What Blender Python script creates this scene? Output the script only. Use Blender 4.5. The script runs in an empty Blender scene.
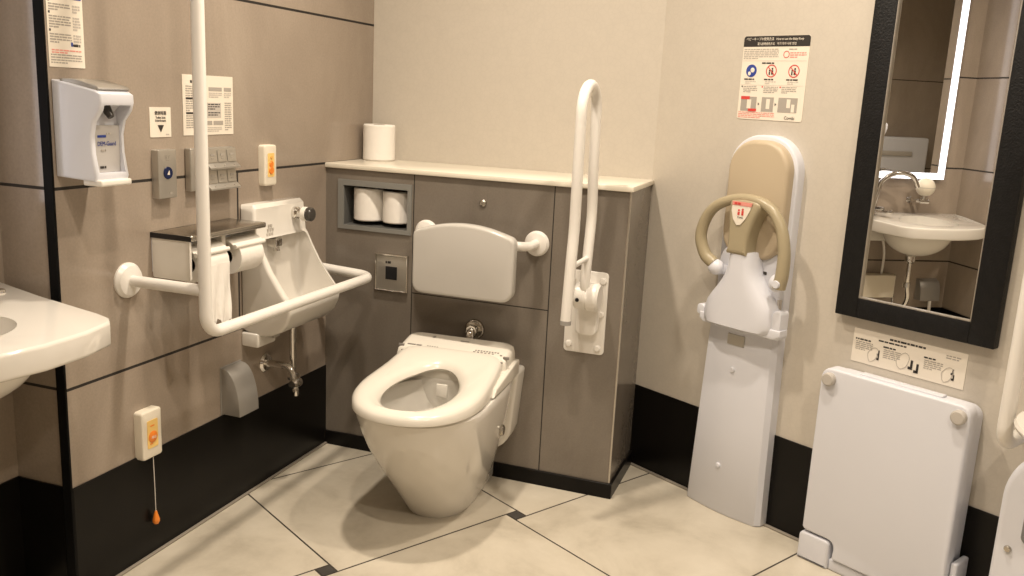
import bpy, bmesh, math, random
from mathutils import Vector, Matrix
random.seed(7)
C = bpy.context.scene
COL = C.collection
PI = math.pi
R = math.radians

# ------------------------------------------------------------------ room numbers (metres)
D_BACK = .3175          # back wall
LL = 1.0437             # length of the boxed-in cistern ledge
HH = 1.0                # its height
BB = .291               # black skirting height
G1, G2, G3 = .997, .533, 1.470
YP = -1.12              # where the left wall steps back
WREC = -.165            # recessed wall
YREC = -1.742            # far end of the recess
TH = R(-30.19)
CEIL = 2.45
UW = Vector((math.cos(TH), math.sin(TH), 0))      # along the right wall
NW = Vector((-math.sin(TH), math.cos(TH), 0))     # into the right wall
OW = Vector((LL, D_BACK, 0))
def on_right(s, off=0, z=0):
    return OW + UW * s - NW * off + Vector((0, 0, z))

# ------------------------------------------------------------------ materials
def new_mat(name):
    m = bpy.data.materials.new(name); m.use_nodes = True
    return m, m.node_tree.nodes, m.node_tree.links, m.node_tree.nodes['Principled BSDF']
def srgb(r, g, b):
    f = lambda c: ((c / 255) / 12.92) if c / 255 <= .04045 else (((c / 255) + .055) / 1.055) ** 2.4
    return (f(r), f(g), f(b), 1)
def simple(name, col, rough=.4, metal=0, var=.04, scale=9, coat=0, bump=0, bscale=60, spec=.5, trans=0, ior=1.45):
    m, n, l, p = new_mat(name)
    tc = n.new('ShaderNodeTexCoord'); nz = n.new('ShaderNodeTexNoise')
    nz.inputs['Scale'].default_value = scale; nz.inputs['Detail'].default_value = 4
    l.new(tc.outputs['Object'], nz.inputs['Vector'])
    mp = n.new('ShaderNodeMapRange'); mp.inputs[3].default_value = 1 - var; mp.inputs[4].default_value = 1 + var
    l.new(nz.outputs['Fac'], mp.inputs['Value'])
    mx = n.new('ShaderNodeVectorMath'); mx.operation = 'SCALE'; mx.inputs[0].default_value = col[:3]
    l.new(mp.outputs[0], mx.inputs['Scale']); l.new(mx.outputs[0], p.inputs['Base Color'])
    p.inputs['Roughness'].default_value = rough; p.inputs['Metallic'].default_value = metal
    p.inputs['Coat Weight'].default_value = coat; p.inputs['Specular IOR Level'].default_value = spec
    p.inputs['Transmission Weight'].default_value = trans; p.inputs['IOR'].default_value = ior
    if bump:
        b2 = n.new('ShaderNodeTexNoise'); b2.inputs['Scale'].default_value = bscale
        l.new(tc.outputs['Object'], b2.inputs['Vector'])
        bp = n.new('ShaderNodeBump'); bp.inputs['Strength'].default_value = bump; bp.inputs['Distance'].default_value = .003
        l.new(b2.outputs['Fac'], bp.inputs['Height']); l.new(bp.outputs['Normal'], p.inputs['Normal'])
    return m
def emit(name, col, s):
    m, n, l, p = new_mat(name)
    p.inputs['Base Color'].default_value = (.8, .8, .8, 1)
    p.inputs['Emission Color'].default_value = col; p.inputs['Emission Strength'].default_value = s
    return m
def lines_mask(n, l, sep, specs, half=.003):
    """specs: (axis, value, optional (axis2, lo, hi)) -> 1 where a joint lies"""
    out = None
    for sp in specs:
        a = n.new('ShaderNodeMath'); a.operation = 'COMPARE'
        l.new(sep.outputs[sp[0]], a.inputs[0]); a.inputs[1].default_value = sp[1]; a.inputs[2].default_value = half
        cur = a
        if len(sp) > 2:
            ax, lo, hi = sp[2]
            g = n.new('ShaderNodeMath'); g.operation = 'COMPARE'; l.new(sep.outputs[ax], g.inputs[0])
            g.inputs[1].default_value = (lo + hi) / 2; g.inputs[2].default_value = (hi - lo) / 2
            mu = n.new('ShaderNodeMath'); mu.operation = 'MULTIPLY'
            l.new(cur.outputs[0], mu.inputs[0]); l.new(g.outputs[0], mu.inputs[1]); cur = mu
        if out is None: out = cur
        else:
            mxx = n.new('ShaderNodeMath'); mxx.operation = 'MAXIMUM'
            l.new(out.outputs[0], mxx.inputs[0]); l.new(cur.outputs[0], mxx.inputs[1]); out = mxx
    return out
def tile_mat(name, base, dark, specs, rough=.15, half=.0036):
    m, n, l, p = new_mat(name)
    geo = n.new('ShaderNodeNewGeometry'); sep = n.new('ShaderNodeSeparateXYZ'); l.new(geo.outputs['Position'], sep.inputs[0])
    n1 = n.new('ShaderNodeTexNoise'); n1.inputs['Scale'].default_value = 2.6; n1.inputs['Detail'].default_value = 7; n1.inputs['Roughness'].default_value = .62
    n1.inputs['Distortion'].default_value = .6
    mp = n.new('ShaderNodeMapping'); mp.inputs['Scale'].default_value = (1, 1, .55); l.new(geo.outputs['Position'], mp.inputs[0]); l.new(mp.outputs[0], n1.inputs['Vector'])
    n2 = n.new('ShaderNodeTexNoise'); n2.inputs['Scale'].default_value = 170; n2.inputs['Detail'].default_value = 2
    l.new(geo.outputs['Position'], n2.inputs['Vector'])
    cr = n.new('ShaderNodeValToRGB'); cr.color_ramp.elements[0].position = .32; cr.color_ramp.elements[1].position = .7
    cr.color_ramp.elements[0].color = dark; cr.color_ramp.elements[1].color = base; l.new(n1.outputs['Fac'], cr.inputs[0])
    mr = n.new('ShaderNodeMapRange'); mr.inputs[3].default_value = .88; mr.inputs[4].default_value = 1.12; l.new(n2.outputs['Fac'], mr.inputs['Value'])
    vm = n.new('ShaderNodeVectorMath'); vm.operation = 'SCALE'; l.new(cr.outputs[0], vm.inputs[0]); l.new(mr.outputs[0], vm.inputs['Scale'])
    last = vm.outputs[0]
    if specs:
        mk = lines_mask(n, l, sep, specs, half)
        mix = n.new('ShaderNodeMix'); mix.data_type = 'RGBA'; l.new(mk.outputs[0], mix.inputs['Factor'])
        l.new(last, mix.inputs[6]); mix.inputs[7].default_value = (.018, .014, .011, 1); last = mix.outputs[2]
        rr = n.new('ShaderNodeMapRange'); rr.inputs[3].default_value = rough; rr.inputs[4].default_value = .8
        l.new(mk.outputs[0], rr.inputs['Value']); l.new(rr.outputs[0], p.inputs['Roughness'])
        bp = n.new('ShaderNodeBump'); bp.inputs['Strength'].default_value = .5; bp.inputs['Distance'].default_value = .004; bp.invert = True
        l.new(mk.outputs[0], bp.inputs['Height']); l.new(bp.outputs[0], p.inputs['Normal'])
    else: p.inputs['Roughness'].default_value = rough
    l.new(last, p.inputs['Base Color'])
    return m
def paper_mat():
    m, n, l, p = new_mat('wallpaper')
    geo = n.new('ShaderNodeNewGeometry')
    v = n.new('ShaderNodeTexVoronoi'); v.inputs['Scale'].default_value = 55; v.feature = 'DISTANCE_TO_EDGE'; l.new(geo.outputs['Position'], v.inputs['Vector'])
    nz = n.new('ShaderNodeTexNoise'); nz.inputs['Scale'].default_value = 25; nz.inputs['Detail'].default_value = 5; l.new(geo.outputs['Position'], nz.inputs['Vector'])
    mr = n.new('ShaderNodeMapRange'); mr.inputs[1].default_value = 0; mr.inputs[2].default_value = .12; mr.inputs[3].default_value = .965; mr.inputs[4].default_value = 1.0
    l.new(v.outputs['Distance'], mr.inputs['Value'])
    m2 = n.new('ShaderNodeMapRange'); m2.inputs[3].default_value = .95; m2.inputs[4].default_value = 1.05; l.new(nz.outputs['Fac'], m2.inputs['Value'])
    mu = n.new('ShaderNodeMath'); mu.operation = 'MULTIPLY'; l.new(mr.outputs[0], mu.inputs[0]); l.new(m2.outputs[0], mu.inputs[1])
    vm = n.new('ShaderNodeVectorMath'); vm.operation = 'SCALE'; vm.inputs[0].default_value = (.555, .51, .44); l.new(mu.outputs[0], vm.inputs['Scale'])
    l.new(vm.outputs[0], p.inputs['Base Color']); p.inputs['Roughness'].default_value = .55
    bp = n.new('ShaderNodeBump'); bp.inputs['Strength'].default_value = .15; bp.inputs['Distance'].default_value = .002
    l.new(mu.outputs[0], bp.inputs['Height']); l.new(bp.outputs[0], p.inputs['Normal'])
    return m
def floor_mat():
    m, n, l, p = new_mat('floor_tile')
    geo = n.new('ShaderNodeNewGeometry')
    n1 = n.new('ShaderNodeTexNoise'); n1.inputs['Scale'].default_value = 4; n1.inputs['Detail'].default_value = 9; n1.inputs['Roughness'].default_value = .65; n1.inputs['Distortion'].default_value = .3
    l.new(geo.outputs['Position'], n1.inputs['Vector'])
    cr = n.new('ShaderNodeValToRGB'); e = cr.color_ramp.elements
    e[0].position = .3; e[0].color = (.43, .385, .305, 1); e[1].position = .72; e[1].color = (.66, .61, .51, 1)
    x = e.new(.5); x.color = (.57, .52, .425, 1)
    l.new(n1.outputs['Fac'], cr.inputs[0]); l.new(cr.outputs[0], p.inputs['Base Color'])
    p.inputs['Roughness'].default_value = .30
    return m
M = {}
TAUPE = (.375, .315, .255, 1); TAUPE_D = (.28, .23, .184, 1)
M['tile_left'] = tile_mat('tile_left', TAUPE, TAUPE_D, [('Z', G1), ('Z', G2), ('Z', G3), ('Y', -.478, ('Z', G2, G1))])
M['tile_recess'] = tile_mat('tile_recess', TAUPE, TAUPE_D, [('Z', 1.004), ('Z', G2), ('Z', 1.445)])
M['tile_entry'] = tile_mat('tile_entry', TAUPE, TAUPE_D, [('Z', .80), ('Z', 1.56)])
M['tile_ledge'] = tile_mat('tile_ledge', (.225, .196, .164, 1), (.16, .138, .114, 1), [('X', .3288), ('X', .8066), ('Z', .59, ('X', .3288, .8066))], rough=.22, half=.0018)
M['wallpaper'] = paper_mat()
M['floor'] = floor_mat()
M['ceiling'] = simple('ceiling_paint', (.75, .72, .66), .8, bump=.1)
M['grout'] = simple('floor_grout', (.055, .045, .035), .8)
M['insert'] = simple('dark_insert_tile', (.06, .055, .05), .35, var=.2, scale=40)
M['black'] = simple('black_skirting', (.006, .0052, .0045), .30, var=.35, scale=5, spec=.22)
M['trim_grey'] = simple('grey_cove_strip', (.28, .25, .21), .4)
M['trim_black'] = simple('black_corner_strip', (.006, .006, .006), .6, spec=.1)
M['alu'] = simple('brushed_aluminium', (.62, .58, .52), .35, .9, var=.06, scale=30)
M['panel_metal'] = simple('satin_panel_metal', (.50, .475, .43), .38, .75, var=.06, scale=20)
M['panel_metal_dark'] = simple('dark_panel_metal', (.20, .19, .18), .4, .6)
M['marble'] = simple('cream_counter_stone', (.80, .75, .64), .22, var=.05, scale=6)
M['porcelain'] = simple('white_porcelain', (.73, .70, .645), .10, var=.01, coat=.4)
M['seat'] = simple('cream_seat_plastic', (.74, .705, .63), .22, var=.01)
M['seat_grey'] = simple('grey_marking', (.25, .23, .21), .5)
M['rail'] = simple('white_coated_rail', (.80, .775, .73), .28, var=.015)
M['rail_grey'] = simple('grey_rail_end', (.33, .32, .30), .4)
M['white'] = simple('white_plastic', (.69, .705, .765), .30, var=.015)
M['white_warm'] = simple('warm_white_plastic', (.80, .77, .71), .32, var=.02)
M['off_white'] = simple('off_white_plastic', (.78, .72, .60), .4)
M['pad'] = simple('white_cushion_vinyl', (.54, .52, .485), .20, var=.02)
M['tan'] = simple('tan_vinyl', (.50, .415, .295), .42, var=.03)
M['tan_dark'] = simple('tan_plastic', (.38, .325, .215), .3, var=.03)
M['chrome'] = simple('chrome', (.72, .70, .67), .10, 1, var=.02)
M['steel'] = simple('stainless_steel', (.48, .45, .40), .26, 1, var=.06, scale=30)
M['dark'] = simple('dark_plastic', (.012, .012, .014), .3)
M['dark_knob'] = simple('dark_brown_knob', (.05, .045, .04), .25)
M['paper'] = simple('toilet_paper', (.84, .81, .76), .85, var=.03, bump=.35, bscale=45)
M['core'] = simple('roll_core_card', (.30, .23, .17), .8)
M['sign'] = simple('sign_paper', (.80, .74, .64), .5, var=.01)
M['ink'] = simple('black_ink', (.03, .026, .024), .6)
M['ink_grey'] = simple('grey_ink', (.38, .35, .31), .6)
M['ink_lite'] = simple('light_grey_ink', (.52, .48, .43), .6)
M['ink_red'] = simple('red_ink', (.62, .06, .05), .5)
M['ink_pink'] = simple('pink_ink', (.75, .30, .25), .5)
M['ink_blue'] = simple('blue_ink', (.03, .06, .30), .5)
M['orange'] = simple('orange_plastic', (.85, .25, .03), .35)
M['orange_lite'] = simple('amber_label', (.86, .47, .12), .45)
M['yellow'] = simple('yellow_label', (.88, .60, .20), .45)
M['cord'] = simple('white_cord', (.7, .66, .6), .7)
M['niche'] = simple('grey_niche_metal', (.25, .25, .235), .4, .2)
M['rubber'] = simple('grey_rubber', (.50, .47, .43), .5)
M['green_grey'] = simple('grey_metal_cover', (.33, .315, .29), .38, .3)
M['frame'] = simple('black_leather_frame', (.007, .007, .0075), .5, var=.6, scale=60, spec=.3, bump=.5, bscale=220)
m, n, l, p = new_mat('mirror_glass'); p.inputs['Base Color'].default_value = (.86, .86, .85, 1); p.inputs['Metallic'].default_value = 1; p.inputs['Roughness'].default_value = .0
nz = n.new('ShaderNodeTexNoise'); nz.inputs['Scale'].default_value = 6; mr = n.new('ShaderNodeMapRange'); mr.inputs[3].default_value = .0; mr.inputs[4].default_value = .012
l.new(nz.outputs['Fac'], mr.inputs['Value']); l.new(mr.outputs[0], p.inputs['Roughness']); M['mirror'] = m
M['led'] = emit('led_band', (.93, .92, 1, 1), 2.2)
M['lamp'] = emit('lamp_disc', (1, .86, .66, 1), 14)
m, n, l, p = new_mat('water'); p.inputs['Base Color'].default_value = (.93, .97, .95, 1); p.inputs['Roughness'].default_value = .02; p.inputs['Transmission Weight'].default_value = 1; p.inputs['IOR'].default_value = 1.33; M['water'] = m

# ------------------------------------------------------------------ geometry helpers
class MB:
    def __init__(s): s.bm = bmesh.new(); s.mats = []
    def _mi(s, m):
        if m not in s.mats: s.mats.append(m)
        return s.mats.index(m)
    def _merge(s, t, m, mtx=None):
        mi = s._mi(m) if m else 0
        if mtx is not None: bmesh.ops.transform(t, matrix=mtx, verts=t.verts)
        for f in t.faces: f.material_index = mi
        me = bpy.data.meshes.new('tmp'); t.to_mesh(me); t.free(); s.bm.from_mesh(me); bpy.data.meshes.remove(me)
    def box(s, x0, x1, y0, y1, z0, z1, bev=0, m=None, seg=3, mtx=None):
        t = bmesh.new(); bmesh.ops.create_cube(t, size=1)
        bmesh.ops.scale(t, vec=(x1 - x0, y1 - y0, z1 - z0), verts=t.verts)
        bmesh.ops.translate(t, vec=((x0 + x1) / 2, (y0 + y1) / 2, (z0 + z1) / 2), verts=t.verts)
        if bev: bmesh.ops.bevel(t, geom=t.edges[:], offset=bev, segments=seg, profile=.5, affect='EDGES')
        s._merge(t, m, mtx); return s
    def prism(s, pts, y0, y1, bev=0, m=None, axis='y', both=False, seg=3, mtx=None):
        """polygon in XZ extruded from y0 (front) to y1; axis 'z': polygon in XY between z0,z1; axis 'x': polygon in YZ"""
        t = bmesh.new()
        f = {'y': lambda a, b, c: (a, c, b), 'z': lambda a, b, c: (a, b, c), 'x': lambda a, b, c: (c, a, b)}[axis]
        v0 = [t.verts.new(f(a, b, y0)) for a, b in pts]; v1 = [t.verts.new(f(a, b, y1)) for a, b in pts]
        f0 = t.faces.new(v0); f1 = t.faces.new(v1[::-1])
        n = len(pts)
        for i in range(n): t.faces.new((v0[i], v1[i], v1[(i + 1) % n], v0[(i + 1) % n]))
        bmesh.ops.recalc_face_normals(t, faces=t.faces[:])
        if bev:
            e = list(f0.edges) + (list(f1.edges) if both else [])
            bmesh.ops.bevel(t, geom=e, offset=bev, segments=seg, profile=.5, affect='EDGES')
        s._merge(t, m, mtx); return s
    def pillow(s, pts, y0, y1, bev, m=None, seg=5, mtx=None):
        """outline in XZ, front at y0 rolled off with radius bev, back at y1"""
        n = len(pts); P = [Vector((a, 0, b)) for a, b in pts]
        area = sum(P[i].x * P[(i + 1) % n].z - P[(i + 1) % n].x * P[i].z for i in range(n)); sg = 1 if area > 0 else -1
        N = []
        for i in range(n):
            d = (P[(i + 1) % n] - P[i - 1]).normalized(); N.append(Vector((-d.z, 0, d.x)) * sg)
        rings = [[(p.x, y1, p.z) for p in P]]
        for k in range(seg + 1):
            a = PI / 2 * k / seg; off = bev * (1 - math.cos(a)); yy = y0 + bev * (1 - math.sin(a))
            rings.append([((p + q * off).x, yy, (p + q * off).z) for p, q in zip(P, N)])
        return s.loft(rings, m, mtx=mtx)
    def tube(s, pts, r, m=None, seg=16, cap=True, mtx=None):
        P = [Vector(p) for p in pts]; n = len(P)
        rr = r if isinstance(r, (list, tuple)) else [r] * n
        T = [(P[min(i + 1, n - 1)] - P[max(i - 1, 0)]).normalized() for i in range(n)]
        t = bmesh.new(); up = Vector((0, 0, 1)) if abs(T[0].z) < .9 else Vector((1, 0, 0))
        a = T[0].cross(up).normalized(); rings = []
        for i in range(n):
            if i: 
                q = T[i - 1].rotation_difference(T[i]); a = (q @ a); a = (a - T[i] * a.dot(T[i])).normalized()
            b = T[i].cross(a)
            rings.append([t.verts.new(P[i] + (a * math.cos(k * 2 * PI / seg) + b * math.sin(k * 2 * PI / seg)) * rr[i]) for k in range(seg)])
        for i in range(n - 1):
            for k in range(seg): t.faces.new((rings[i][k], rings[i][(k + 1) % seg], rings[i + 1][(k + 1) % seg], rings[i + 1][k]))
        if cap: t.faces.new(rings[0][::-1]); t.faces.new(rings[-1])
        bmesh.ops.recalc_face_normals(t, faces=t.faces[:])
        s._merge(t, m, mtx); return s
    def lathe(s, prof, m=None, seg=40, loc=(0, 0, 0), axis='z', mtx=None):
        t = bmesh.new(); rings = []
        for r, h in prof:
            if r < 1e-6: rings.append([t.verts.new((0, 0, h))])
            else: rings.append([t.verts.new((r * math.cos(k * 2 * PI / seg), r * math.sin(k * 2 * PI / seg), h)) for k in range(seg)])
        for A, B in zip(rings, rings[1:]):
            for k in range(seg):
                k2 = (k + 1) % seg
                if len(A) == 1 and len(B) == 1: continue
                if len(A) == 1: t.faces.new((A[0], B[k], B[k2]))
                elif len(B) == 1: t.faces.new((A[k], A[k2], B[0]))
                else: t.faces.new((A[k], A[k2], B[k2], B[k]))
        for Rg in (rings[0], rings[-1]):
            if len(Rg) > 1: t.faces.new(Rg)
        bmesh.ops.recalc_face_normals(t, faces=t.faces[:])
        q = {'z': Matrix(), 'y': Matrix.Rotation(R(90), 4, 'X'), 'x': Matrix.Rotation(R(90), 4, 'Y')}[axis]
        bmesh.ops.transform(t, matrix=Matrix.Translation(loc) @ q, verts=t.verts)
        s._merge(t, m, mtx); return s
    def loft(s, rings, m=None, cap=True, closed=True, mtx=None):
        t = bmesh.new(); V = [[t.verts.new(p) for p in r] for r in rings]; n = len(V[0])
        for A, B in zip(V, V[1:]):
            for k in range(n if closed else n - 1): t.faces.new((A[k], A[(k + 1) % n], B[(k + 1) % n], B[k]))
        if cap: t.faces.new(V[0][::-1]); t.faces.new(V[-1])
        bmesh.ops.recalc_face_normals(t, faces=t.faces[:])
        s._merge(t, m, mtx); return s
    def sphere(s, c, r, m=None, seg=24, mtx=None):
        t = bmesh.new(); bmesh.ops.create_uvsphere(t, u_segments=seg, v_segments=seg // 2, radius=1)
        rr = r if isinstance(r, (tuple, list)) else (r, r, r)
        bmesh.ops.scale(t, vec=rr, verts=t.verts); bmesh.ops.translate(t, vec=c, verts=t.verts)
        s._merge(t, m, mtx); return s
    def text(s, body, size, x, z, m, y=-.0022, align='LEFT', depth=.0002, sx=1):
        cu = bpy.data.curves.new('t', 'FONT'); cu.body = body; cu.size = size; cu.align_x = align; cu.extrude = depth; cu.resolution_u = 2
        o = bpy.data.objects.new('t', cu); COL.objects.link(o)
        bpy.context.view_layer.update()
        me = bpy.data.meshes.new_from_object(o.evaluated_get(bpy.context.evaluated_depsgraph_get()))
        t = bmesh.new(); t.from_mesh(me)
        bpy.data.objects.remove(o); bpy.data.curves.remove(cu); bpy.data.meshes.remove(me)
        s._merge(t, m, Matrix.Translation((x, y, z)) @ Matrix.Rotation(R(90), 4, 'X') @ Matrix.Diagonal((sx, 1, 1, 1))); return s
    def bar(s, x0, x1, z0, z1, m, y=-.0018): return s.box(x0, x1, y - .0003, y + .0003, z0, z1, m=m)
    def greek(s, x0, x1, z1, rows, dz, h, m, y=-.0018):
        """lines of print too small to read, broken into word-sized dashes"""
        for i in range(rows):
            x = x0; e = x1 if i < rows - 1 else x0 + (x1 - x0) * random.uniform(.4, .85)
            while x < e - .002:
                w = min(random.uniform(.004, .016), e - x); s.bar(x, x + w, z1 - i * dz - h, z1 - i * dz, m, y); x += w + .0022
        return s
    def ring(s, x, z, r, w, m, y=-.0022, seg=24):
        t = bmesh.new(); a = []; b = []
        for k in range(seg):
            c, d = math.cos(k * 2 * PI / seg), math.sin(k * 2 * PI / seg)
            a.append(t.verts.new((x + c * r, y, z + d * r))); b.append(t.verts.new((x + c * (r - w), y, z + d * (r - w))))
        for k in range(seg): t.faces.new((a[k], b[k], b[(k + 1) % seg], a[(k + 1) % seg]))
        s._merge(t, m); return s
    def build(s, name, mat=None, parent=None, loc=None, rotz=0, ang=35, **kw):
        me = bpy.data.meshes.new(name); s.bm.to_mesh(me); s.bm.free()
        mats = s.mats if (s.mats and s.mats[0]) else [mat or M['white']]
        for k in mats: me.materials.append((M[k] if isinstance(k, str) else k) if k else (M[mat] if isinstance(mat, str) else mat))
        if s.mats in ([], [None]):
            me.materials.clear(); me.materials.append(M[mat] if isinstance(mat, str) else mat)
        me.shade_smooth(); me.set_sharp_from_angle(angle=R(ang))
        o = bpy.data.objects.new(name, me); COL.objects.link(o)
        if parent: o.parent = parent
        if loc is not None: o.location = loc
        if rotz: o.rotation_euler = (0, 0, rotz)
        for k, v in kw.items(): o[k] = v
        return o
def thing(name, label, cat, loc=(0, 0, 0), rotz=0, group=None):
    o = bpy.data.objects.new(name, None); COL.objects.link(o); o.empty_display_size = .05
    o.location = loc; o.rotation_euler = (0, 0, rotz); o['label'] = label; o['category'] = cat
    if group: o['group'] = group
    return o
def struct(o): o['kind'] = 'structure'; return o
def cut(target, *cutters):
    for c in cutters:
        md = target.modifiers.new('cut', 'BOOLEAN'); md.operation = 'DIFFERENCE'; md.solver = 'EXACT'; md.object = c
    bpy.context.view_layer.update()
    me = bpy.data.meshes.new_from_object(target.evaluated_get(bpy.context.evaluated_depsgraph_get()))
    target.modifiers.clear(); old = target.data; nm = old.name; target.data = me; bpy.data.meshes.remove(old); me.name = nm
    assert len(me.polygons) > 6, 'empty cut ' + nm
    me.shade_smooth(); me.set_sharp_from_angle(angle=R(38))
    for c in cutters: d = c.data; bpy.data.objects.remove(c); bpy.data.meshes.remove(d)
def rrect(x0, x1, z0, z1, r, seg=6):
    rs = r if isinstance(r, (tuple, list)) else (r,) * 4    # bl, br, tr, tl
    P = []
    for (cx, cz, a0, q) in ((x0 + rs[0], z0 + rs[0], 180, rs[0]), (x1 - rs[1], z0 + rs[1], 270, rs[1]), (x1 - rs[2], z1 - rs[2], 0, rs[2]), (x0 + rs[3], z1 - rs[3], 90, rs[3])):
        for k in range(seg + 1):
            a = R(a0 + 90 * k / seg); P.append((cx + q * math.cos(a), cz + q * math.sin(a)))
    return P
def bez(P, n=10):
    """Catmull-Rom through points"""
    P = [Vector(p) for p in P]; Q = [P[0] * 2 - P[1]] + P + [P[-1] * 2 - P[-2]]; out = []
    for i in range(1, len(Q) - 2):
        for k in range(n):
            t = k / n; a, b, c, d = Q[i - 1], Q[i], Q[i + 1], Q[i + 2]
            out.append(.5 * ((2 * b) + (c - a) * t + (2 * a - 5 * b + 4 * c - d) * t * t + (3 * b - a - 3 * c + d) * t ** 3))
    out.append(P[-1]); return out
def bend(P, r, n=8):
    """polyline with rounded corners of radius r"""
    P = [Vector(p) for p in P]; out = [P[0]]
    for i in range(1, len(P) - 1):
        a = (P[i - 1] - P[i]).normalized(); b = (P[i + 1] - P[i]).normalized()
        ang = a.angle(b); d = min(r / math.tan(ang / 2), (P[i - 1] - P[i]).length * .49, (P[i + 1] - P[i]).length * .49); rr = d * math.tan(ang / 2)
        c = P[i] + (a + b).normalized() * (rr / math.sin(ang / 2)); s0 = P[i] + a * d - c; s1 = P[i] + b * d - c
        tot = s0.angle(s1); ax = s0.cross(s1).normalized()
        for k in range(n + 1): out.append(c + Matrix.Rotation(tot * k / n, 3, ax) @ s0)
    out.append(P[-1]); return out
# frames: every wall-mounted thing is modelled with x along its wall, z up, and -y out into the room
def LW(y, z=0): return dict(loc=(0, y, z), rotz=R(90))
def FW(x, z=0): return dict(loc=(x, 0, z), rotz=0)
def RWf(s, z=0): return dict(loc=on_right(s, 0, z), rotz=TH)

# ================================================================== SHELL
T = .10
YF = -3.9; XE = 3.15
sE = (XE - LL) / UW.x; YE = D_BACK + UW.y * sE
# floor: rotated square tiles with small dark inserts
b = MB(); a_, A_ = .043, .621; g = .0055
c0 = Vector((.816, -.24, 0)); V = -NW * -1
def fp(u, v): return c0 + UW * u + NW * v
def quad(bm_, pts, z, mi): f = bm_.faces.new([bm_.verts.new((p.x, p.y, z)) for p in pts]); f.material_index = mi
b.mats = ['floor', 'insert', 'grout']
for i in range(-8, 9):
    for j in range(-8, 9):
        cu = i * A_ + j * a_; cv = -i * a_ + j * A_; h = a_ / 2
        quad(b.bm, [fp(cu + h + g / 2, cv - h + g / 2), fp(cu + h + A_ - g / 2, cv - h + g / 2), fp(cu + h + A_ - g / 2, cv - h + A_ - g / 2), fp(cu + h + g / 2, cv - h + A_ - g / 2)], 0, 0)
        quad(b.bm, [fp(cu - h + g / 2, cv - h + g / 2), fp(cu + h - g / 2, cv - h + g / 2), fp(cu + h - g / 2, cv + h - g / 2), fp(cu - h + g / 2, cv + h - g / 2)], 0, 1)
quad(b.bm, [Vector((-6, -9, 0)), Vector((9, -9, 0)), Vector((9, 6, 0)), Vector((-6, 6, 0))], -.0012, 2)
def clip(bm_, co, no):
    bmesh.ops.bisect_plane(bm_, geom=bm_.verts[:] + bm_.edges[:] + bm_.faces[:], plane_co=co, plane_no=no, clear_outer=True)
for co, no in (((WREC, 0, 0), (-1, 0, 0)), ((0, D_BACK, 0), (0, 1, 0)), (OW, NW), ((XE, 0, 0), (1, 0, 0)), ((0, YF, 0), (0, -1, 0))): clip(b.bm, Vector(co), Vector(no))
struct(b.build('floor'))
struct(MB().prism([(WREC - T, YF - T), (XE + T, YF - T), (XE + T, D_BACK + T), (WREC - T, D_BACK + T)], CEIL, CEIL + .08, axis='z').build('ceiling', 'ceiling'))
struct(MB().prism([(WREC - T, YP), (0, YP), (0, D_BACK + T), (WREC - T, D_BACK + T)], 0, CEIL, axis='z').build('wall_left', 'tile_left'))
struct(MB().box(WREC - T, WREC, YREC, YP, 0, CEIL).build('wall_recess', 'tile_recess'))
struct(MB().box(WREC - T, .13, YF, YREC, 0, CEIL).build('wall_partition', 'tile_recess'))
struct(MB().box(0, LL + .06, D_BACK, D_BACK + T, 0, CEIL).build('wall_back', 'wallpaper'))
w0, w1 = OW, OW + UW * (sE + .12)
struct(MB().prism([(w0.x, w0.y), (w1.x, w1.y), (w1.x + NW.x * T, w1.y + NW.y * T), (w0.x + NW.x * T, w0.y + NW.y * T)], 0, CEIL, axis='z').build('wall_right', 'wallpaper'))
struct(MB().box(XE, XE + T, YF, YE + .0, 0, CEIL).build('wall_entry', 'tile_entry'))
struct(MB().box(.13, XE + T, YF - T, YF, 0, CEIL).build('wall_front', 'wallpaper'))
# skirtings and strips
struct(MB().box(0, .004, YP, 0, 0, BB, bev=.0012, seg=1).build('baseboard_left', 'black'))
struct(MB().box(WREC, WREC + .004, YREC, YP, 0, BB).box(WREC + .004, -.026, YP - .004, YP, 0, BB).box(WREC + .004, .13, YREC, YREC + .004, 0, BB).build('baseboard_recess', 'black'))
struct(MB().box(-.023, .0035, YP - .006, YP + .0, 0, CEIL, bev=.001, seg=1).build('trim_1', 'trim_black'))
rb = MB(); rb.box(.0, sE, -.004, 0, 0, BB, bev=.0012, seg=1); struct(rb.build('baseboard_right', 'black', **RWf(0)))
cv = MB(); cv.box(.004, .014, YP, 0, 0, .006, bev=.002, seg=2); struct(cv.build('trim_2', 'trim_grey'))
cv = MB(); cv.box(.0, sE, -.016, -.004, 0, .006, bev=.002, seg=2); struct(cv.build('trim_3', 'trim_grey', **RWf(0)))

# ledge (boxed-in cistern)
lg = MB().box(0, LL, 0, D_BACK, 0, .984).build('trim_4', 'tile_ledge')
cut(lg, MB().box(.070, .308, -.1, .13, .797, .930).build('c', 'white'))
lg.name = 'wall_ledge'; struct(lg)
struct(MB().box(-.0, LL + .008, -.010, D_BACK, .984, 1.0, bev=.003, seg=2).build('trim_5', 'marble'))
tk = MB(); tk.box(0, LL + .010, -.008, 0, 0, .05, bev=.001, seg=1); tk.box(LL, LL + .010, 0, D_BACK - .006, 0, .05, bev=.001, seg=1)
struct(tk.build('baseboard_ledge', 'black'))
struct(MB().box(LL - .0035, LL + .0018, -.0018, .004, .05, .984, bev=.001, seg=1).build('trim_6', 'alu'))

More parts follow.
